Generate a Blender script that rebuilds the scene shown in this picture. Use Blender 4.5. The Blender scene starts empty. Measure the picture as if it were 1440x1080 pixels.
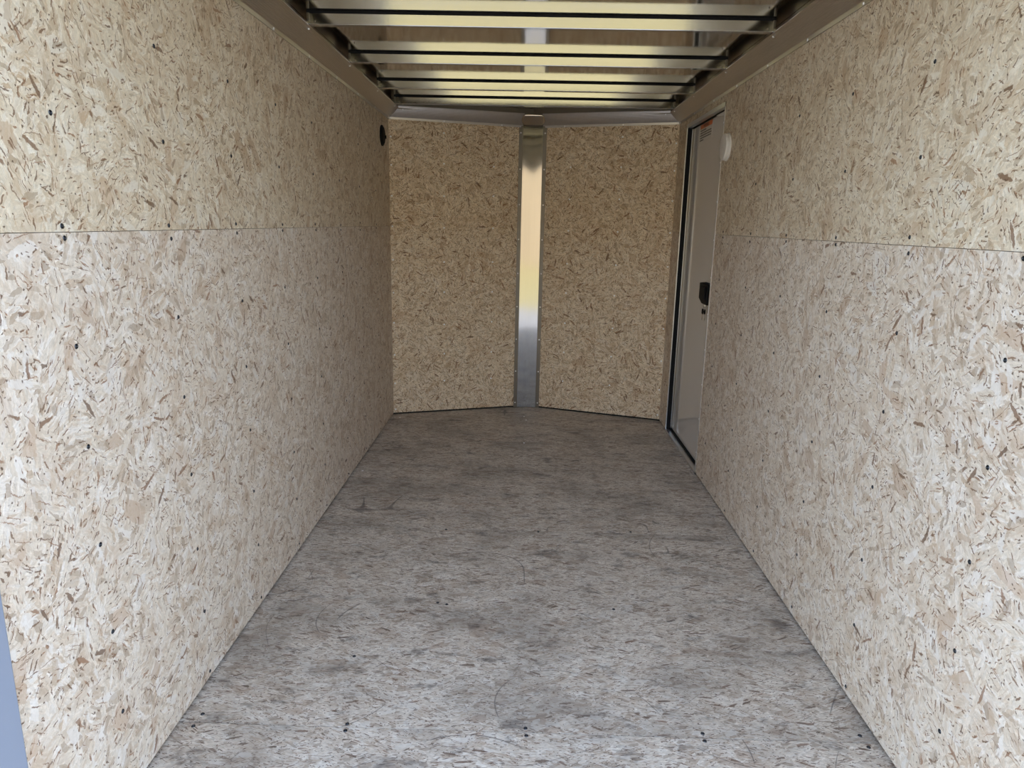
import bpy, bmesh, math, random
from mathutils import Vector, Matrix

SC = bpy.context.scene
COL = SC.collection
random.seed(7)

# ------------------------------------------------------------------ camera
W2 = 0.875                      # half the clear width inside the trailer
F, PITCH, YAW, ROLL, CX, CH = 980.8, 0.2266, -0.0143, 0.0209, -0.0336, 1.2483
cam_data = bpy.data.cameras.new('camera')
cam_data.sensor_fit = 'HORIZONTAL'
cam_data.sensor_width = 36.0
cam_data.lens = F / 1440 * 36.0
cam_data.clip_start = 0.05
cam = bpy.data.objects.new('camera', cam_data)
COL.objects.link(cam)
fwd = Vector((math.sin(YAW) * math.cos(PITCH), math.cos(YAW) * math.cos(PITCH), -math.sin(PITCH)))
rt = Vector((math.cos(YAW), -math.sin(YAW), 0))
up = rt.cross(fwd)
rt2 = rt * math.cos(ROLL) + up * math.sin(ROLL)
up2 = -rt * math.sin(ROLL) + up * math.cos(ROLL)
M = Matrix((rt2, up2, -fwd)).transposed().to_4x4()
M.translation = (CX, 0, CH)
cam.matrix_world = M
SC.camera = cam

# ------------------------------------------------------------------ world, sun, exposure
world = bpy.data.worlds.new('world')
SC.world = world
world.use_nodes = True
wn = world.node_tree
sky = wn.nodes.new('ShaderNodeTexSky')
sky.sky_type = 'NISHITA'
sky.sun_disc = False
sky.sun_elevation = math.radians(48)
sky.sun_rotation = math.radians(20)
sky.air_density = 1.0
sky.dust_density = 1.5
sky.ozone_density = 1.0
hz = wn.nodes.new('ShaderNodeHueSaturation')      # thin white haze over the blue
hz.inputs['Saturation'].default_value = 0.72
wn.links.new(sky.outputs[0], hz.inputs['Color'])
wn.links.new(hz.outputs[0], wn.nodes['Background'].inputs[0])
wn.nodes['Background'].inputs[1].default_value = 0.88
sun_data = bpy.data.lights.new('sun', 'SUN')
sun_data.energy = 3.2
sun_data.angle = math.radians(0.6)
sun_data.color = (1.0, 0.96, 0.90)
sun = bpy.data.objects.new('sun', sun_data)
COL.objects.link(sun)
sun.location = (2, 8, 8)
# high on the right and a little ahead of the trailer: no direct sun comes in at the rear
sun.rotation_euler = Vector((-0.66, -0.28, -0.75)).to_track_quat('-Z', 'Y').to_euler()
SC.view_settings.view_transform = 'Standard'
SC.view_settings.look = 'None'
SC.view_settings.exposure = 0.62
SC.view_settings.gamma = 1.0
SC.view_settings.use_curve_mapping = False
SC.cycles.max_bounces = 14
SC.cycles.diffuse_bounces = 5
SC.cycles.glossy_bounces = 8
SC.cycles.adaptive_threshold = 0.02
SC.cycles.caustics_reflective = True
SC.cycles.sample_clamp_indirect = 6.0

# ------------------------------------------------------------------ node helpers
class NT:
    def __init__(s, name):
        s.m = bpy.data.materials.new(name)
        s.m.use_nodes = True
        s.t = s.m.node_tree
        s.b = s.t.nodes['Principled BSDF']
    def n(s, typ, **kw):
        nd = s.t.nodes.new(typ)
        for k, v in kw.items():
            setattr(nd, k, v)
        return nd
    def link(s, a, b):
        s.t.links.new(a, b)
    def put(s, sock, v):
        if isinstance(v, bpy.types.NodeSocket):
            s.link(v, sock)
        else:
            sock.default_value = v
    def math(s, op, a, b=0.0, c=0.0, clamp=False):
        nd = s.n('ShaderNodeMath', operation=op, use_clamp=clamp)
        s.put(nd.inputs[0], a); s.put(nd.inputs[1], b); s.put(nd.inputs[2], c)
        return nd.outputs[0]
    def vmath(s, op, a, b=(0, 0, 0), scale=1.0):
        nd = s.n('ShaderNodeVectorMath', operation=op)
        s.put(nd.inputs[0], a)
        if op == 'SCALE':
            s.put(nd.inputs['Scale'], scale)
        else:
            s.put(nd.inputs[1], b)
        return nd.outputs[0]
    def noise(s, v, scale, detail=2.0, rough=0.5, dist=0.0, dim='2D'):
        nd = s.n('ShaderNodeTexNoise', noise_dimensions=dim)
        s.put(nd.inputs['Vector'], v)
        nd.inputs['Scale'].default_value = scale
        nd.inputs['Detail'].default_value = detail
        nd.inputs['Roughness'].default_value = rough
        nd.inputs['Distortion'].default_value = dist
        return nd.outputs['Fac'], nd.outputs['Color']
    def voro(s, v, scale=1.0, feature='F1'):
        nd = s.n('ShaderNodeTexVoronoi', voronoi_dimensions='2D', feature=feature)
        s.put(nd.inputs['Vector'], v)
        nd.inputs['Scale'].default_value = scale
        if feature != 'F1':
            return nd.outputs['Distance']
        sep = s.n('ShaderNodeSeparateColor')
        s.link(nd.outputs['Color'], sep.inputs[0])
        return nd.outputs['Distance'], sep.outputs[0], sep.outputs[1], sep.outputs[2]
    def mapping(s, v, loc=(0, 0, 0), rot=0.0, scale=(1, 1, 1)):
        nd = s.n('ShaderNodeMapping')
        s.put(nd.inputs['Vector'], v)
        nd.inputs['Location'].default_value = loc
        nd.inputs['Rotation'].default_value = (0, 0, rot)
        nd.inputs['Scale'].default_value = scale
        return nd.outputs[0]
    def ramp(s, f, stops, interp='LINEAR'):
        nd = s.n('ShaderNodeValToRGB')
        cr = nd.color_ramp
        cr.interpolation = interp
        while len(cr.elements) < len(stops):
            cr.elements.new(0.5)
        for e, (p, c) in zip(cr.elements, stops):
            e.position = p
            e.color = (c, c, c, 1) if isinstance(c, (int, float)) else (*c, 1)
        s.put(nd.inputs[0], f)
        return nd.outputs[0]
    def mix(s, f, a, b, mode='MIX'):
        nd = s.n('ShaderNodeMix', data_type='RGBA', blend_type=mode)
        s.put(nd.inputs[0], f)
        for i, v in ((6, a), (7, b)):
            if not isinstance(v, bpy.types.NodeSocket):
                v = (v, v, v, 1) if isinstance(v, (int, float)) else (*v, 1)
            s.put(nd.inputs[i], v)
        return nd.outputs[2]
    def step(s, v, lo, hi):
        nd = s.n('ShaderNodeMapRange', interpolation_type='SMOOTHSTEP')
        s.put(nd.inputs[0], v)
        nd.inputs[1].default_value = lo
        nd.inputs[2].default_value = hi
        return nd.outputs[0]

def srgb(r, g, b):
    f = lambda c: ((c / 255 + 0.055) / 1.055) ** 2.4 if c > 10 else c / 255 / 12.92
    return (f(r), f(g), f(b))

def mat_osb(name, base, light, mid, dark, tint=(1, 1, 1), spread=3.1, bias=0.0, dens=1.0,
            size=1.0, floor=False, contrast=1.0):
    """strand board: patches of oriented strands, ragged flakes, sparse dark strands and specks"""
    g = NT(name)
    uv = g.n('ShaderNodeTexCoord').outputs['UV']
    _, w1 = g.noise(uv, 16 / size, 2)
    _, w2 = g.noise(uv, 110 / size, 3, 0.6)
    off = g.vmath('ADD', g.vmath('SCALE', g.vmath('SUBTRACT', w1, (.5, .5, .5)), scale=.015 * size * (0.25 if floor else 1)),
                  g.vmath('SCALE', g.vmath('SUBTRACT', w2, (.5, .5, .5)), scale=.0075 * size * (0.6 if floor else 1)))
    P = g.vmath('ADD', uv, off)
    def patch(scale, seed):
        v = g.mapping(P, loc=(seed, seed * 1.7, 0), scale=(scale, scale, 1))
        _, r, gg, b = g.voro(v)
        ang = g.math('MULTIPLY_ADD', g.math('SUBTRACT', r, .5), spread, bias)
        rot = g.n('ShaderNodeVectorRotate', rotation_type='Z_AXIS')
        g.put(rot.inputs['Vector'], P); g.put(rot.inputs['Angle'], ang)
        return rot.outputs[0], gg, b
    def strands(vec, ln, wd, seed):
        v = g.mapping(vec, loc=(seed, seed * 2.3, 0), scale=(1 / (ln * size), 1 / (wd * size), 1))
        return g.voro(v)
    bl = lambda a, b, t: tuple(x * (1 - t) + y * t for x, y in zip(a, b))
    pal = [(0.0, bl(base, light, .75)), (.25, bl(base, light, .2)), (.60, base), (.84, bl(base, mid, .45)), (.95, bl(base, mid, .85)), (1.0, bl(base, light, .7))]
    # large flakes
    ra, pa, _ = patch(7 / size, 3.1)
    _, r, gg, b = strands(ra, .10, .035, 1.3)
    col = g.ramp(r, pal)
    # medium flakes
    rb, pb, _ = patch(13 / size, 8.4)
    _, r, gg, b = strands(rb, .055, .014, 5.3)
    col = g.mix(g.step(gg, .42, .46), col, g.ramp(r, pal))
    # fine strands
    rc, pc, _ = patch(26 / size, 14.9)
    _, r, gg, b = strands(rc, .028, .005, 9.1)
    col = g.mix(g.math('MULTIPLY', g.step(gg, .50, .55), .8), col, g.ramp(r, pal))
    # fibre grain along the strands
    n1, _ = g.noise(g.mapping(rb, scale=(60 / size, 420 / size, 1)), 1.0, 3, .65)
    n2, _ = g.noise(g.mapping(rc, scale=(45 / size, 190 / size, 1)), 1.0, 3, .7, .6)
    k = contrast
    gr = g.math('ADD', g.math('MULTIPLY_ADD', n1, .42 * k, 1 - .21 * k), g.math('MULTIPLY_ADD', n2, .70 * k, -.35 * k))
    col = g.mix(1.0, col, g.mix(1.0, 1.0, gr, 'MULTIPLY'), 'MULTIPLY')
    # pale scuffed fibres
    n3, _ = g.noise(g.mapping(ra, scale=(14 / size, 60 / size, 1)), 1.0, 4, .7, 1.2)
    col = g.mix(g.math('MULTIPLY', g.step(n3, .60, .70), .55), col, light)
    # blotches
    n4, _ = g.noise(P, 9 / size, 4, .65)
    col = g.mix(g.math('MULTIPLY', g.step(n4, .5, .72), .45), col, mid)
    # dark strands, three sizes
    brown = [(0.0, tuple(d * 2.6 for d in dark)), (.45, tuple(d * 1.7 for d in dark)), (1.0, dark)]
    rd, _, _ = patch(17 / size, 27.7)
    # whole flakes that stand out: tan-pink or nearly white
    for ln, wd, thr, seed, cc, am in ((.085, .030, .955, 61.2, tuple(m * f for m, f in zip(mid, (1.03, 1.0, 1.0))), .62), (.060, .018, .955, 72.9, light, .62),
                                      (.050, .020, .95, 66.6, tuple(m * .9 for m in mid), .48), (.030, .010, .94, 77.1, tuple(m * .75 for m in mid), .62)):
        d, r, gg, b = strands(rd if seed > 65 else ra, ln, wd, seed)
        thr = 1 - (1 - thr) * min(dens, 1.2)
        col = g.mix(g.math('MULTIPLY', g.step(b, thr, thr + .008), am), col, g.mix(r, cc, tuple(x * .85 for x in cc)))
    for ln, wd, thr, rad, seed, rv, am in ((.075, .012, .962, .42, 21.7, rd, .82), (.036, .0060, .90, .36, 33.1, rc, .85),
                                       (.017, .0040, .90, .34, 41.3, ra, .85), (.060, .0028, .93, .40, 52.3, rb, .75)):
        d, r, gg, b = strands(rv, ln, wd, seed)
        thr = 1 - (1 - thr) * dens
        mk = g.math('MULTIPLY', g.step(b, thr, thr + .01), g.step(d, rad, rad - .12))
        col = g.mix(g.math('MULTIPLY', mk, am), col, g.ramp(r, brown))
    # specks
    d, r, gg, b = g.voro(P, 105 / size)
    thr = 1 - .09 * dens
    mk = g.math('MULTIPLY', g.step(b, thr, thr + .01), g.step(d, .26, .14))
    col = g.mix(g.math('MULTIPLY', mk, .85), col, tuple(x * .8 for x in dark))
    if floor:
        # grey traffic dirt, dark stains and thin curved scuffs
        n5, _ = g.noise(g.mapping(uv, scale=(1.0, 1.6, 1)), 2.6, 5, .62)
        col = g.mix(g.math('MULTIPLY', g.step(n5, .42, .72), .45), col, srgb(112, 104, 96))
        n6, _ = g.noise(g.mapping(uv, loc=(3, 8, 0), scale=(1, 1.9, 1)), 7.0, 4, .68)
        col = g.mix(g.math('MULTIPLY', g.step(n6, .56, .76), .60), col, srgb(72, 68, 68))
        for sd, sc in ((4.0, 1.7), (11.0, 2.3), (19.0, 1.3)):
            n7, _ = g.noise(g.mapping(uv, loc=(sd, -sd, 0)), sc, 0)
            n8, _ = g.noise(g.mapping(uv, loc=(-sd, sd, 0)), 3.2, 2)
            ln_ = g.step(g.math('ABSOLUTE', g.math('SUBTRACT', n7, .5)), .0022, .0006)
            col = g.mix(g.math('MULTIPLY', g.math('MULTIPLY', ln_, g.step(n8, .56, .62)), .6), col, srgb(70, 66, 68))
    col = g.mix(1.0, col, tint, 'MULTIPLY')
    g.link(col, g.b.inputs['Base Color'])
    g.b.inputs['Roughness'].default_value = .52
    g.b.inputs['Specular IOR Level'].default_value = .35
    bw = g.n('ShaderNodeRGBToBW')
    g.link(col, bw.inputs[0])
    bp = g.n('ShaderNodeBump')
    bp.inputs['Strength'].default_value = .25
    bp.inputs['Distance'].default_value = .003
    g.link(bw.outputs[0], bp.inputs['Height'])
    g.link(bp.outputs[0], g.b.inputs['Normal'])
    return g.m

def mat_metal(name, color, rough, wave=0.0, wscale=(6, 6, 6), brush=0.0, bscale=(3, 3, 400), metal=1.0):
    g = NT(name)
    g.b.inputs['Base Color'].default_value = (*color, 1)
    g.b.inputs['Metallic'].default_value = metal
    g.b.inputs['Roughness'].default_value = rough
    ob = g.n('ShaderNodeTexCoord').outputs['Object']
    if brush:
        n, _ = g.noise(g.mapping(ob, scale=bscale), 1.0, 3, .6, dim='3D')
        g.link(g.math('MULTIPLY_ADD', n, brush, rough - brush / 2), g.b.inputs['Roughness'])
        g.link(g.mix(1.0, color, g.mix(n, .90, 1.06), 'MULTIPLY'), g.b.inputs['Base Color'])
    if wave:
        n, _ = g.noise(g.mapping(ob, scale=wscale), 1.0, 1, .5, dim='3D')
        bp = g.n('ShaderNodeBump')
        bp.inputs['Strength'].default_value = 1.0
        bp.inputs['Distance'].default_value = wave
        g.link(n, bp.inputs['Height'])
        g.link(bp.outputs[0], g.b.inputs['Normal'])
    return g.m

def mat_plain(name, color, rough=.5, spec=.5, metal=0.0, mottle=.06, mscale=30):
    g = NT(name)
    ob = g.n('ShaderNodeTexCoord').outputs['Object']
    n, _ = g.noise(ob, mscale, 3, .6, dim='3D')
    g.link(g.mix(1.0, color, g.mix(n, 1 - mottle, 1 + mottle), 'MULTIPLY'), g.b.inputs['Base Color'])
    g.b.inputs['Roughness'].default_value = rough
    g.b.inputs['Specular IOR Level'].default_value = spec
    g.b.inputs['Metallic'].default_value = metal
    return g.m

OSB = dict(base=(.69, .60, .475), light=(.83, .78, .70), mid=(.54, .41, .285), dark=(.13, .07, .038))
m_upper = mat_osb('strand_board_upper', **OSB, tint=(.95, .93, .865))
m_lower = mat_osb('strand_board_lower', **OSB, tint=(.955, .95, .965))
m_front = mat_osb('strand_board_front', **OSB, tint=(1.0, .93, .80), dens=1.8, contrast=1.35)
m_floor = mat_osb('strand_board_floor', base=(.60, .535, .45), light=(.74, .70, .63), mid=(.43, .345, .265), dark=(.09, .055, .038),
                  spread=1.1, dens=1.35, size=.8, contrast=1.45, floor=True, tint=(.97, .955, .925))
m_edge = mat_plain('board_edge', (.20, .14, .085), .8, .2)
m_skin = mat_plain('dark_cavity', (.03, .028, .025), .8, .2)
m_outer = mat_plain('white_outer_skin', (.75, .75, .75), .4)
m_roof = mat_metal('polished_roof_sheet', (.60, .57, .53), .09, wave=.0010, wscale=(2.2, 5, 5))
m_bow = mat_metal('bow_aluminium', (.50, .50, .495), .12, brush=.06, bscale=(3, 300, 300))
m_cove = mat_metal('cove_aluminium', (.60, .57, .54), .34, brush=.1, bscale=(60, 2, 60))
m_strip = mat_metal('bright_strip', (.37, .355, .335), .08, wave=.0008, wscale=(9, 9, 3.0), brush=.06, bscale=(220, 220, 2))
m_flange = mat_metal('strip_flange', (.24, .215, .18), .38)
m_frame = mat_metal('door_frame_aluminium', (.72, .72, .72), .30, brush=.1, bscale=(40, 40, 40))
m_jamb = mat_metal('jamb_grey', (.33, .38, .48), .45, metal=.35)
m_rubber = mat_plain('black_rubber', (.006, .006, .007), .7, .2)
m_plastic_k = mat_plain('black_plastic', (.006, .006, .007), .6, .12)
m_plastic_w = mat_plain('white_plastic', (.72, .70, .66), .4, .5)
m_door = mat_plain('white_door_skin', (.64, .625, .60), .10, .5, mottle=.02, mscale=4)
m_screw = mat_metal('zinc_screw', (.07, .075, .085), .30)
m_screw_glint = mat_metal('glint_screw', (.90, .90, .90), .30, metal=.25)  # glints on far screws and rivets put into a near-white base colour
m_key = mat_metal('key_steel', (.55, .53, .50), .3)
m_orange = mat_plain('orange_print', (.55, .13, .03), .4)
m_white = mat_plain('sticker_white', (.64, .625, .60), .1, .5, mottle=.01)
m_ink = mat_plain('black_ink', (.02, .02, .02), .5)

# ------------------------------------------------------------------ mesh helpers
def obj(name, bm, mat, parent=None, smooth=False, bevel=0.0):
    bm.normal_update()
    me = bpy.data.meshes.new(name)
    bm.to_mesh(me)
    bm.free()
    for m in (mat if isinstance(mat, (list, tuple)) else [mat]):
        me.materials.append(m)
    if smooth:
        for p in me.polygons:
            p.use_smooth = True
    o = bpy.data.objects.new(name, me)
    COL.objects.link(o)
    if parent:
        o.parent = parent
    if bevel:
        md = o.modifiers.new('bevel', 'BEVEL')
        md.width = bevel
        md.segments = 2
        md.limit_method = 'ANGLE'
    return o

def tag(o, label, cat=None, group=None, kind=None):
    o['label'] = label
    if cat: o['category'] = cat
    if group: o['group'] = group
    if kind: o['kind'] = kind
    return o

def empty(name, loc=(0, 0, 0)):
    o = bpy.data.objects.new(name, None)
    o.empty_display_size = .05
    o.location = loc
    COL.objects.link(o)
    return o

def box(bm, x0, x1, y0, y1, z0, z1, mi=0):
    vs = [bm.verts.new((x, y, z)) for z in (z0, z1) for y in (y0, y1) for x in (x0, x1)]
    for f in ((0, 2, 3, 1), (4, 5, 7, 6), (0, 1, 5, 4), (2, 6, 7, 3), (0, 4, 6, 2), (1, 3, 7, 5)):
        bm.faces.new([vs[i] for i in f]).material_index = mi
    return vs

def prism(bm, pts, z0, z1, mi=0):
    """plan polygon extruded in z"""
    a = [bm.verts.new((x, y, z0)) for x, y in pts]
    b = [bm.verts.new((x, y, z1)) for x, y in pts]
    n = len(pts)
    fs = [bm.faces.new(a[::-1]), bm.faces.new(b)]
    for i in range(n):
        fs.append(bm.faces.new((a[i], a[(i + 1) % n], b[(i + 1) % n], b[i])))
    for f in fs:
        f.material_index = mi
    return fs

def sweep(bm, prof, path, closed=False):
    """profile rings given as lists of 3D points; joins successive rings"""
    rings = [[bm.verts.new(p) for p in r] for r in path]
    n = len(rings[0])
    for r0, r1 in zip(rings, rings[1:]):
        for i in range(n if closed else n - 1):
            bm.faces.new((r0[i], r0[(i + 1) % n], r1[(i + 1) % n], r1[i]))
    if closed:
        bm.faces.new(rings[0][::-1]); bm.faces.new(rings[-1])
    return rings

def set_uv(bm, fn):
    lay = bm.loops.layers.uv.verify()
    for f in bm.faces:
        for l in f.loops:
            l[lay].uv = fn(l.vert.co)

def lathe(bm, prof, seg=16, mat4=None):
    """prof: (radius, height) pairs about local z"""
    rings = []
    for r, h in prof:
        if r < 1e-6:
            rings.append([bm.verts.new((0, 0, h))])
        else:
            rings.append([bm.verts.new((r * math.cos(2 * math.pi * k / seg), r * math.sin(2 * math.pi * k / seg), h)) for k in range(seg)])
    for a, b in zip(rings, rings[1:]):
        for k in range(seg):
            q = [a[k % len(a)], a[(k + 1) % len(a)], b[(k + 1) % len(b)], b[k % len(b)]]
            u = []
            for v in q:
                if v not in u: u.append(v)
            if len(u) > 2:
                bm.faces.new(u)
    if mat4 is not None:
        bmesh.ops.transform(bm, matrix=mat4, verts=[v for r in rings for v in r])

def facing(p, n):
    return Matrix.Translation(p) @ Vector(n).to_track_quat('Z', 'Y').to_matrix().to_4x4()

# one screw mesh per size and tone: a low dome with a driver recess, shared by all copies
def screw_mesh(name, r, mat):
    bm = bmesh.new()
    lathe(bm, [(r, -.0005), (r, .0004), (r * .92, .0012), (r * .70, .0020), (r * .42, .0024), (r * .40, .0008), (0, .0006)], 14)
    bmesh.ops.recalc_face_normals(bm, faces=bm.faces[:])
    me = bpy.data.meshes.new(name)
    bm.to_mesh(me); bm.free()
    me.materials.append(mat)
    for p in me.polygons: p.use_smooth = True
    return me
me_screw = screw_mesh('screw', .0052, m_screw)
me_screw_glint = screw_mesh('screw', .0056, m_screw_glint)
me_bolt = screw_mesh('bow_rivet', .0034, m_flange)
me_rivet = screw_mesh('rivet', .0046, m_screw_glint)
def screw(parent, p, n, me=me_screw, name='screw'):
    o = bpy.data.objects.new(name, me)
    o.parent = parent
    o.matrix_basis = facing(p, n)
    COL.objects.link(o)
    return o

# ------------------------------------------------------------------ dimensions
Y0, YC, YA = 1.007, 4.436, 4.728        # rear edge of the lining, front corners, nose
ZS, ZK, ZB, ZC = 1.2157, 1.856, 1.911, 1.955   # sheet seam, cove lower edge, bow underside, roof sheet
KN = (YA - YC) / W2
DY0, DY1, DZ0, DZ1 = 3.435, 4.212, .020, 1.812    # side door opening
SEAM = .0006
ROWS = (.032, .213, .402, .600, .808, 1.010, 1.201, 1.230, 1.416, 1.617)

def fy(x):                               # y of the nose lining at x
    return YA - KN * abs(x)

# ------------------------------------------------------------------ floor
bm = bmesh.new()
prism(bm, [(-.93, .93), (.93, .93), (.93, 4.47), (0, 4.79), (-.93, 4.47)], -.10, -.018)
floor = tag(obj('floor', bm, m_skin), 'grey strand board trailer floor scuffed by traffic', 'floor', kind='structure')
cuts = [.95, 1.5145, 2.700, 3.915, 9]
for k in range(4):
    a, b = cuts[k] + .0016, cuts[k + 1] - .0016
    bm = bmesh.new()
    if k < 3:
        pts = [(-.888, a), (.888, a), (.888, b), (-.888, b)]
    else:
        pts = [(-.888, a), (.888, a), (.888, 4.44), (0, 4.735), (-.888, 4.44)]
    prism(bm, pts, -.018, 0)
    set_uv(bm, lambda c, k=k: (c.x + 3.7 * k + 20, c.y + 1.3 * k + 10 + c.z))
    obj('floor_panel', bm, m_floor, floor)
for x, y in [(-.456, 1.525), (-.455, 1.501), (-.003, 1.529), (-.001, 1.503), (.445, 1.530), (.444, 1.504), (-.835, 1.545), (-.838, 1.50),
             (.845, 1.540), (.848, 1.50), (-.267, 2.106), (.291, 2.105), (-.298, 2.115), (-.506, 1.807), (-.334, 2.688), (.436, 2.712), (0.05, 2.69)]:
    screw(floor, (x, y, .0002), (0, 0, 1), me_screw)
for x, y in [(-.836, 3.359), (.001, 4.373), (-.012, 3.889), (-.013, 4.46), (-.82, 4.36)]:
    screw(floor, (x, y, .0002), (0, 0, 1), me_screw_glint)

# ------------------------------------------------------------------ side walls
def panel(name, mat, parent, rects, sx, uvo):
    """rects of (y0,y1,z0,z1) on the wall plane x = sx*W2, 18 mm thick"""
    bm = bmesh.new()
    for y0, y1, z0, z1 in rects:
        x0, x1 = sorted((sx * W2, sx * (W2 + .018)))
        box(bm, x0, x1, y0, y1, z0, z1)
    set_uv(bm, lambda c: (c.y + uvo[0] + (abs(c.x) - W2), c.z + uvo[1]))
    return obj(name, bm, mat, parent)

def backing(bm, rects, sx):
    for y0, y1, z0, z1 in rects:
        x0, x1 = sorted((sx * (W2 + .020), sx * (W2 + .055)))
        box(bm, x0, x1, y0, y1, z0, z1)

bm = bmesh.new()
backing(bm, [(.95, 4.48, -.018, 2.0)], -1)
wall_l = tag(obj('wall_left', bm, m_skin), 'left trailer wall lined with pale strand board sheets', 'wall', kind='structure')
BOT = .011
panel('lower_panel', m_lower, wall_l, [(Y0 - .03, YC, BOT, ZS - SEAM)], -1, (2.1, .4))
panel('upper_panel', m_upper, wall_l, [(Y0 - .03, YC, ZS + SEAM, 1.90)], -1, (9.3, 5.2))
bm = bmesh.new()
backing(bm, [(.95, DY0 - .01, -.018, 2.0), (DY1 + .01, 4.48, -.018, 2.0), (DY0 - .01, DY1 + .01, DZ1 + .01, 2.0)], 1)
wall_r = tag(obj('wall_right', bm, m_skin), 'right trailer wall lined with pale strand board sheets around the side door', 'wall', kind='structure')
panel('lower_panel', m_lower, wall_r, [(Y0 - .03, DY0, BOT, ZS - SEAM), (DY1, YC, BOT, ZS - SEAM)], 1, (15.2, 11.4))
panel('upper_panel', m_upper, wall_r, [(Y0 - .03, DY0, ZS + SEAM, 1.90), (DY1, YC, ZS + SEAM, 1.90), (DY0, DY1, DZ1, 1.90)], 1, (24.7, 17.9))
for i in range(8):
    y = 1.287 + .3905 * i
    for z in ROWS:
        screw(wall_l, (-W2 - .0004, y + random.uniform(-.006, .006), z + random.uniform(-.006, .006)), (1, 0, 0))
for i in range(6):
    y = 1.303 + .398 * i
    if y > DY0 - .02: break
    for z in ROWS:
        screw(wall_r, (W2 + .0004, y + random.uniform(-.006, .006), z + random.uniform(-.006, .006)), (-1, 0, 0))

# ------------------------------------------------------------------ nose walls
def nose(sx, name, label, uvo):
    def q(x, d): return (sx * x, fy(x) + d)
    bm = bmesh.new()
    prism(bm, [q(.93, .030), q(0.0, .030), q(0.0, .065), q(.93, .065)], -.018, 2.0)
    w = tag(obj(name, bm, m_skin), label, 'wall', kind='structure')
    bm = bmesh.new()
    prism(bm, [q(W2, 0), q(.004, 0), q(.004, .018), q(W2 + .015, .018)], BOT, 1.91)
    k = math.hypot(1, KN)
    set_uv(bm, lambda c: (c.x * k + uvo[0], c.z + uvo[1] + (c.y - fy(c.x)) * .9))
    bmesh.ops.recalc_face_normals(bm, faces=bm.faces[:])
    obj('panel', bm, m_front, w)
    nrm = Vector((-sx * KN, -1, 0)).normalized()
    for x, zs in ((.863, (.035, .21, .40, .605, .80, 1.005, 1.21, 1.40, 1.58, 1.74)), (.552, (.21, .40, .595, .803, 1.0, 1.213, 1.41, 1.60, 1.78)),
                  (.245, (.21, .40, .60, .80, 1.0, 1.21, 1.41, 1.60))):
        for z in zs:
            screw(w, Vector((sx * x, fy(x), z + random.uniform(-.005, .005))), nrm, me_screw_glint)
    return w
nose(-1, 'wall_front_left', 'left slanted strand board wall of the pointed nose', (31.2, 23.0))
nose(1, 'wall_front_right', 'right slanted strand board wall of the pointed nose', (38.9, 29.6))

# ------------------------------------------------------------------ ceiling
bm = bmesh.new()
prism(bm, [(-.93, .95), (.93, .95), (.93, 4.47), (0, 4.79), (-.93, 4.47)], ZC, ZC + .04)
tag(obj('ceiling', bm, m_roof), 'shiny bare aluminium roof sheet above the cross bows', 'ceiling', kind='structure')

# roof bows: a bent hat section on a strip of black tape
def bow_parts(root, y, half):
    d = .030
    bm = bmesh.new()
    prof = [(0, ZC - .008), (0, ZB + .0025), (.0008, ZB + .0008), (.0025, ZB), (d - .0025, ZB), (d - .0008, ZB + .0008), (d, ZB + .0025), (d, ZC - .008),
            (d - .003, ZC - .008), (d - .003, ZB + .004), (.003, ZB + .004), (.003, ZC - .008)]
    sweep(bm, None, [[(x, yy, zz - 0) for yy, zz in prof] for x in (-half, half)], closed=True)
    bmesh.ops.recalc_face_normals(bm, faces=bm.faces[:])
    obj('channel', bm, m_bow, root)
    bm = bmesh.new()
    box(bm, -half, half, .001, d - .001, ZC - .0082, ZC - .0002)
    obj('sealing_tape', bm, m_rubber, root)
    for s in (-1, 1):
        bm = bmesh.new()
        box(bm, s * (half - .005) - .005, s * (half - .005) + .005, -.0022, -.0002, ZB + .012, ZC - .006)
        obj('end_bracket', bm, m_flange, root, bevel=.001)
        screw(root, (s * (half - .028), -.0, ZB + .010), (0, -1, 0), me_bolt, 'rivet')
BOWS = [(1.43, None), (2.035, None),
        (2.645, 'aluminium roof bow nearest the camera, widest of the four in view'),
        (3.235, 'second aluminium roof bow from the camera, behind the widest one'),
        (3.820, 'third aluminium roof bow from the camera, just before the last one'),
        (4.300, 'last aluminium roof bow, shortest and closest to the pointed nose')]
for y, lab in BOWS:
    if lab:
        root = tag(empty('roof_bow', (0, y, 0)), lab, 'ceiling beam', 'aluminium bows across the roof')
    else:
        root = tag(empty('roof_bow', (0, y, 0)), 'aluminium roof bow overhead outside the picture, seen only mirrored', 'ceiling beam', 'bows mirrored in the nose strip')
    bow_parts(root, y, .815)

# side rails of the roof, behind the coves
for sx, nm, lb in ((-1, 'trim_5', 'left roof rail above the cove'), (1, 'trim_6', 'right roof rail above the cove')):
    bm = bmesh.new()
    x0, x1 = sorted((sx * .850, sx * .895))
    box(bm, x0, x1, .95, 4.44, 1.90, ZC - .001)
    tag(obj(nm, bm, m_flange), lb, 'trim', kind='structure')

for sx, nm, lb in ((-1, 'trim_10', 'left roof rail over the nose cove'), (1, 'trim_11', 'right roof rail over the nose cove')):
    bm = bmesh.new()
    prism(bm, [(sx * .86, fy(.86) - .045), (0, fy(0) - .045), (0, fy(0) - .01), (sx * .86, fy(.86) - .01)], 1.90, ZC - .001)
    bmesh.ops.recalc_face_normals(bm, faces=bm.faces[:])
    tag(obj(nm, bm, m_flange), lb, 'trim', kind='structure')

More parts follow.
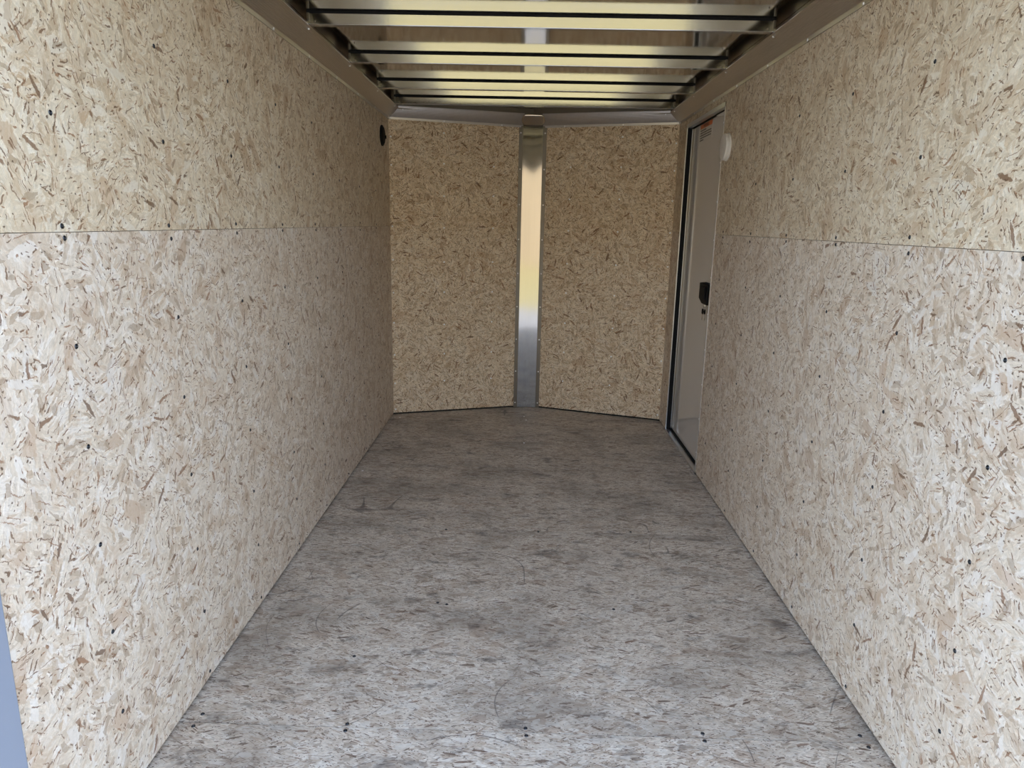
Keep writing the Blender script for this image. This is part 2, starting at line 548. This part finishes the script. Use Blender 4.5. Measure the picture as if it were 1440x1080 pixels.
# ------------------------------------------------------------------ coves
def cove_prof(n=15):
    """(inset from the wall, z): lip against the wall, reeded slanted face, rolled top edge"""
    p = [(.0015, ZK - .012), (.0045, ZK - .012), (.0050, ZK + .001)]
    a, b = (.0050, ZK + .001), (.0655, ZB - .006)
    for k in range(n + 1):
        t = k / n
        bulge = -.003 * math.sin(math.pi * t)
        rid = .0008 if k % 2 else 0
        x = a[0] + (b[0] - a[0]) * t; z = a[1] + (b[1] - a[1]) * t
        p.append((x + .65 * (bulge + rid) * -1, z - .75 * (bulge + rid) * -1))
    p += [(.0675, ZB - .003), (.0670, ZB - .0005), (.060, ZB - .0005)]
    return p
CP = cove_prof(25)
for sx, nm, lb in ((-1, 'trim_1', 'reeded aluminium cove along the top of the left wall'), (1, 'trim_2', 'reeded aluminium cove along the top of the right wall')):
    bm = bmesh.new()
    path = []
    for y in (.95, YC):
        # mitred against the nose cove
        path.append([(sx * (W2 - i), (y - i * math.tan(math.radians(90 - 18.45) / 2) * .62) if y == YC else y, z) for i, z in CP])
    sweep(bm, None, path)
    if sx > 0: bmesh.ops.reverse_faces(bm, faces=bm.faces[:])
    t = tag(obj(nm, bm, m_cove), lb, 'trim', kind='structure')
    ys = (1.68, 2.066, 2.46, 2.845, 3.24, 3.636, 4.03, 4.41) if sx < 0 else (1.70, 2.098, 2.483, 2.866, 3.262, 3.64, 4.045, 4.40)
    for y in ys:
        screw(t, (sx * (W2 - .0048), y, ZK - .006), (-sx, 0, 0), me_rivet, 'rivet')
    for y, _ in BOWS:
        screw(t, (sx * (W2 - .062), y + .012, ZB - .0115), (-sx * .6, 0, -.8), me_rivet, 'rivet')
for sx, nm, lb in ((-1, 'trim_3', 'plain grey cove above the left nose wall'), (1, 'trim_4', 'plain grey cove above the right nose wall')):
    bm = bmesh.new()
    nv = Vector((-sx * KN, -1)).normalized()     # inward normal in plan
    path = []
    for x in (W2, .050):
        ring = []
        for i, z in CP:
            px = sx * x
            py = fy(x)
            q = Vector((px, py)) + nv * i
            if x == W2:
                q.x = sx * (W2 - i)
                q.y = YC - i * math.tan(math.radians(90 - 18.45) / 2) * .62
            else:
                q = Vector((sx * (x + i * .10), fy(x + i * .1) - i * math.hypot(1, KN)))
            ring.append((q.x, q.y, z + .010 * max(0, (z - ZK) / (ZB - ZK))))
        path.append(ring)
    sweep(bm, None, path)
    if sx < 0: pass
    bmesh.ops.recalc_face_normals(bm, faces=bm.faces[:])
    t = tag(obj(nm, bm, m_cove), lb, 'trim', kind='structure')
    for x in (.868, .552, .20):
        p = Vector((sx * x, fy(x), ZK - .006)) + Vector((nv.x, nv.y, 0)) * .0049
        screw(t, p, (nv.x, nv.y, 0), me_rivet, 'rivet')
    for x in (.80,):
        p = Vector((sx * x, fy(x), ZB - .016)) + Vector((nv.x, nv.y, 0)) * .058
        screw(t, p, (nv.x, nv.y, -.9), me_rivet, 'rivet')

# ------------------------------------------------------------------ bright strip up the nose
strip = tag(empty('corner_strip', (0, fy(.063), 0)), 'tall bright aluminium strip covering the nose corner between the two slanted walls', 'metal strip')
def strip_ring(x, z):  # gently rounded face that flattens out towards the top
    t = min(1, max(0, (z - 1.25) / .60))
    return fy(.063) - .008 - .0036 * math.cos(math.pi * x / .128) ** 2 * (.45 - t * t * (3 - 2 * t))
bm = bmesh.new()
NS = 14
rings = []
for z in [.003 + (ZK - .004) * k / 60 for k in range(61)]:
    rings.append([(x, strip_ring(x, z) - fy(.063), z) for x in [-.0635 + .127 * j / NS for j in range(NS + 1)]])
sweep(bm, None, rings)
bmesh.ops.recalc_face_normals(bm, faces=bm.faces[:])
for f in bm.faces:
    if f.normal.y > 0: f.normal_flip()
face = obj('face', bm, m_strip, strip, smooth=True)
for sx in (-1, 1):
    bm = bmesh.new()
    def qp(x, d): return (sx * x, fy(x) - d * 1.0 - fy(.063))
    prism(bm, [qp(.0625, .0065), qp(.0885, .0035), qp(.0885, .0005), qp(.0625, .0005)], .003, ZK - .002)
    bmesh.ops.recalc_face_normals(bm, faces=bm.faces[:])
    fl = obj('flange', bm, m_flange, strip)
    fl['label'] = 'darker screwed flange'
    for k in range(9):
        z = .035 + .222 * k
        x = .0775
        screw(fl, (sx * x, fy(x) - fy(.063) - .0066, z), (-sx * KN * .6, -1, 0), me_rivet, 'rivet')

# rounded cap where the two nose coves meet
bm = bmesh.new()
rings = []
for k in range(9):
    t = k / 8
    z = ZK - .004 + (ZB - .001 - ZK + .004) * t
    hw = .060 + .014 * math.sin(math.pi * min(1, t * 1.0))
    yy = fy(.063) - .012 - .062 * t
    rings.append([(hw * u, yy - .004 * math.cos(math.pi * u / 2), z) for u in [-1 + j / 6 for j in range(13)]])
sweep(bm, None, rings)
for r in ((rings[0], rings[1]),): pass
bmesh.ops.recalc_face_normals(bm, faces=bm.faces[:])
for f in bm.faces:
    if f.normal.y > 0: f.normal_flip()
cap = obj('junction_cover', bm, mat_metal('cap_aluminium', (.62, .54, .45), .24), smooth=True)
sol = cap.modifiers.new('solid', 'SOLIDIFY'); sol.thickness = .002; sol.offset = -1
tag(cap, 'small rounded metal cap bridging the two coves above the bright corner strip', 'metal cover')

# ------------------------------------------------------------------ side door
XP = W2 + .036                          # face of the door leaf
ZH = DZ1 - .018                         # underside of the head
bm = bmesh.new()
box(bm, XP, XP + .03, DY0 - .006, DY1 + .006, .001, DZ1 + .006)
door = tag(obj('door_1', bm, m_door), 'glossy white side door set in the right wall near the nose', 'door', kind='structure')
bm = bmesh.new()
xa = W2 - .003
box(bm, xa, XP - .0005, DY0 - .004, DY1 + .004, ZH, DZ1 + .002)         # head
box(bm, xa, XP - .0005, DY0 - .004, DY1 + .004, .0005, .013)            # sill
box(bm, xa, XP - .0005, DY1 - .002, DY1 + .004, .0005, DZ1 + .002)      # far post
box(bm, xa, XP - .0005, DY0 - .004, DY0 + .002, .0005, DZ1 + .002)      # near post
fr = obj('frame', bm, m_frame, door)
bm = bmesh.new()
box(bm, W2 + .002, XP - .010, DY1 - .0075, DY1 - .0021, .0132, ZH - .0002)
box(bm, XP - .013, XP - .001, DY0 + .0022, DY1 - .0075, ZH - .004, ZH - .0002)
box(bm, XP - .012, XP - .001, DY0 + .0022, DY1 - .0075, .0132, .022)
box(bm, XP - .016, XP - .001, DY0 + .0022, DY0 + .008, .0132, ZH - .0002)
obj('weather_seal', bm, m_rubber, door)
bm = bmesh.new()
box(bm, XP - .005, XP - .0003, DY1 - .013, DY1 - .008, .023, ZH - .007)
obj('edge_moulding', bm, m_flange, door)
bm = bmesh.new()
for vs in (((DY0 + .009, ZH - .006), (DY0 + .26, ZH - .006), (DY0 + .20, ZH - .016), (DY0 + .009, ZH - .034)),):
    a = [bm.verts.new((XP - .012, y, z)) for y, z in vs]
    b = [bm.verts.new((XP - .001, y, z)) for y, z in vs]
    n = len(vs)
    bm.faces.new(a); bm.faces.new(b[::-1])
    for i in range(n): bm.faces.new((a[i], a[(i + 1) % n], b[(i + 1) % n], b[i]))
bmesh.ops.recalc_face_normals(bm, faces=bm.faces[:])
obj('corner_gusset', bm, m_plastic_w, door)
for k in range(10):
    screw(fr, (xa, DY0 - .001, .12 + .178 * k), (-1, 0, 0), me_rivet, 'rivet')
# latch
bm = bmesh.new()
LY0, LY1 = 3.500, 3.665
pts = [(LY0, .972), (LY1, .972), (LY1, .886), (LY1 - .062, .864), (LY0, .864)]
a = [bm.verts.new((XP, y, z)) for y, z in pts]
b = [bm.verts.new((XP - .034, y + (-.004 if y > 3.58 else .004), z + (-.004 if z > .9 else .004))) for y, z in pts]
bm.faces.new(a); bm.faces.new(b[::-1])
for i in range(5): bm.faces.new((a[i], a[(i + 1) % 5], b[(i + 1) % 5], b[i]))
bmesh.ops.recalc_face_normals(bm, faces=bm.faces[:])
latch = obj('latch', bm, m_plastic_k, door, bevel=.0015)
latch['label'] = 'black latch housing'
bm = bmesh.new()
box(bm, XP - .040, XP - .034, LY0 + .030, LY1 - .035, .892, .955)
obj('paddle', bm, m_plastic_k, latch, bevel=.002)
bm = bmesh.new()
lathe(bm, [(.009, 0), (.009, .010), (.006, .012), (0, .012)], 16, facing((XP - .020, 3.575, .865), (0, 0, -1)))
bmesh.ops.recalc_face_normals(bm, faces=bm.faces[:])
obj('lock_cylinder', bm, m_key, latch, smooth=False)
# warning label printed on the door
bm = bmesh.new()
box(bm, XP - .0008, XP, 3.790, 4.055, 1.698, 1.788)
lab = obj('warning_label', bm, m_white, door)
bm = bmesh.new()
box(bm, XP - .0014, XP - .0008, 3.797, 4.047, 1.765, 1.787)
obj('header', bm, m_orange, lab)
def text_obj(name, body, size, loc, rot, mat, parent):
    cu = bpy.data.curves.new(name, 'FONT')
    cu.body = body; cu.size = size; cu.align_x = 'CENTER'; cu.align_y = 'CENTER'; cu.extrude = .0001
    o = bpy.data.objects.new(name, cu)
    dg = bpy.context.evaluated_depsgraph_get()
    COL.objects.link(o)
    dg.update()
    me = bpy.data.meshes.new_from_object(o.evaluated_get(dg))
    bpy.data.objects.remove(o)
    me.materials.clear(); me.materials.append(mat)
    o = bpy.data.objects.new(name, me)
    o.matrix_basis = Matrix.Translation(loc) @ rot
    o.parent = parent
    COL.objects.link(o)
    return o
RT = Matrix(((0, 0, -1), (-1, 0, 0), (0, 1, 0))).to_4x4()     # reads from inside, facing -x
text_obj('header_text', 'WARNING', .023, (XP - .0015, 3.922, 1.776), RT, m_ink, lab)
bm = bmesh.new()
rnd = random.Random(3)
for r, (w0, w1) in enumerate(((4.043, 3.915), (4.045, 3.803), (4.045, 3.806), (4.045, 3.812), (4.045, 3.965))):
    y = w0
    z = 1.7565 - .0125 * r
    while y > w1:                                               # words too small to read
        L = rnd.uniform(.012, .030)
        e = max(y - L, w1)
        if y - e > .004: box(bm, XP - .0012, XP - .0007, e, y, z - .0034, z + .0030)
        y = e - .005
obj('small_print', bm, m_ink, lab)

# keys hanging from the lock
keys = tag(empty('key_ring', (XP - .020, 3.590, .853)), 'small bunch of keys with a black fob hanging below the door latch', 'keys')
bm = bmesh.new()
def torus(bm, R, r, mat4, n=20, m=8):
    rr = []
    for i in range(n):
        a = 2 * math.pi * i / n
        rr.append([bm.verts.new(((R + r * math.cos(2 * math.pi * j / m)) * math.cos(a), (R + r * math.cos(2 * math.pi * j / m)) * math.sin(a), r * math.sin(2 * math.pi * j / m))) for j in range(m)])
    for i in range(n):
        for j in range(m):
            bm.faces.new((rr[i][j], rr[(i + 1) % n][j], rr[(i + 1) % n][(j + 1) % m], rr[i][(j + 1) % m]))
    bmesh.ops.transform(bm, matrix=mat4, verts=[v for q in rr for v in q])
torus(bm, .012, .0012, facing((0, 0, -.008), (1, .2, 0)))
obj('ring', bm, m_key, keys, smooth=True)
def key(dy, ang, off, black):
    head = [(-.010, -.018), (-.012, -.028), (-.009, -.040), (.009, -.040), (.012, -.028), (.010, -.018), (.004, -.014), (-.004, -.014)]
    blade = [(-.004, -.038), (.004, -.038), (.004, -.052), (.0028, -.055), (.004, -.058), (.0025, -.062), (.0036, -.066), (0, -.072), (-.004, -.068)]
    R = Matrix.Translation((off, dy, 0)) @ Matrix.Rotation(ang, 4, 'X')
    for nm, pts, th, mt in (('key_head', head, .004, black), ('key_blade', blade, .002, m_key)):
        bm = bmesh.new()
        a = [bm.verts.new(R @ Vector((-th / 2, y, z))) for y, z in pts]
        b = [bm.verts.new(R @ Vector((th / 2, y, z))) for y, z in pts]
        bm.faces.new(a[::-1]); bm.faces.new(b)
        n = len(pts)
        for i in range(n): bm.faces.new((a[i], a[(i + 1) % n], b[(i + 1) % n], b[i]))
        bmesh.ops.recalc_face_normals(bm, faces=bm.faces[:])
        obj(nm, bm, mt, keys)
key(.002, .22, -.004, m_plastic_k)
key(-.002, -.12, .003, m_plastic_k)

# ------------------------------------------------------------------ wall vents
def vent(name, loc, n, mat, label, r, dome):
    root = tag(empty(name, loc), label, 'air vent')
    bm = bmesh.new()
    lathe(bm, [(r, 0), (r, .004), (r * .96, .007), (r * .80, .007)], 40, facing((0, 0, 0), n))
    bmesh.ops.recalc_face_normals(bm, faces=bm.faces[:])
    obj('flange', bm, mat, root, smooth=False)
    bm = bmesh.new()
    if dome:
        lathe(bm, [(r * .93, .006), (r * .95, .016), (r * .90, .022), (r * .6, .025), (0, .026)], 40, facing((0, 0, 0), n))
    else:
        lathe(bm, [(r * .85, .004), (r * .84, .010), (r * .78, .013), (r * .3, .014), (0, .014)], 40, facing((0, 0, 0), n))
    bmesh.ops.recalc_face_normals(bm, faces=bm.faces[:])
    obj('cover', bm, mat, root, smooth=False)
    bm = bmesh.new()
    nx = n[0]
    y = -.05 if dome else .045
    box(bm, min(0, nx * .018), max(0, nx * .018), y - .006, y + .006, -.012, .006)
    obj('tab', bm, mat, root, bevel=.001)
vent('wall_vent', (W2 - .0005, 3.345, 1.605), (-1, 0, 0), m_plastic_w, 'round white plastic vent cover on the right wall beside the door', .062, True)
vent('wall_vent', (-W2 + .0005, 4.222, 1.725), (1, 0, 0), m_plastic_k, 'round black vent cover on the left wall near the far corner', .058, False)

# ------------------------------------------------------------------ rear opening and the ground outside
bm = bmesh.new()
box(bm, -.93, -.866, .90, Y0, -.10, 2.0)
tag(obj('trim_7', bm, m_jamb, bevel=.003), 'grey blue metal jamb at the left of the rear opening', 'trim', kind='structure')
bm = bmesh.new()
box(bm, .880, .93, .90, Y0 - .03, -.10, 2.0)
tag(obj('trim_8', bm, m_jamb), 'grey blue metal jamb at the right of the rear opening', 'trim', kind='structure')
bm = bmesh.new()
box(bm, -.866, .880, .90, .95, 1.90, 2.0)
tag(obj('trim_9', bm, m_jamb), 'metal header across the top of the rear opening', 'trim', kind='structure')

def ground_mat(name, a, b, scale):
    g = NT(name)
    ob = g.n('ShaderNodeTexCoord').outputs['Object']
    n, _ = g.noise(ob, scale, 6, .7)
    n2, _ = g.noise(ob, scale * .04, 3)
    c = g.ramp(n, [(.3, a), (.7, b)])
    g.link(g.mix(1.0, c, g.mix(n2, .8, 1.15), 'MULTIPLY'), g.b.inputs['Base Color'])
    g.b.inputs['Roughness'].default_value = .9
    return g.m
bm = bmesh.new()
box(bm, -40, 40, -5.2, 40, -.56, -.50)
tag(obj('ground', bm, ground_mat('gravel', (.24, .235, .225), (.36, .35, .335), 18)), 'pale gravel yard around the trailer', 'ground', kind='structure')
bm = bmesh.new()
box(bm, -40, 40, -40, -5.2, -.56, -.50)
tag(obj('lawn_ground', bm, ground_mat('dry_grass', (.27, .225, .085), (.44, .37, .17), 25)), 'sunlit yellowed grass beyond the gravel yard', 'ground', kind='structure')
bm = bmesh.new()
box(bm, -16, 16, -20.3, -20.0, -.50, 5.5)
tag(obj('wall_outside', bm, ground_mat('tan_render', (.34, .27, .17), (.42, .33, .215), 6)), 'tan rendered wall far behind the trailer, mirrored in the bright metal', 'wall', kind='structure')
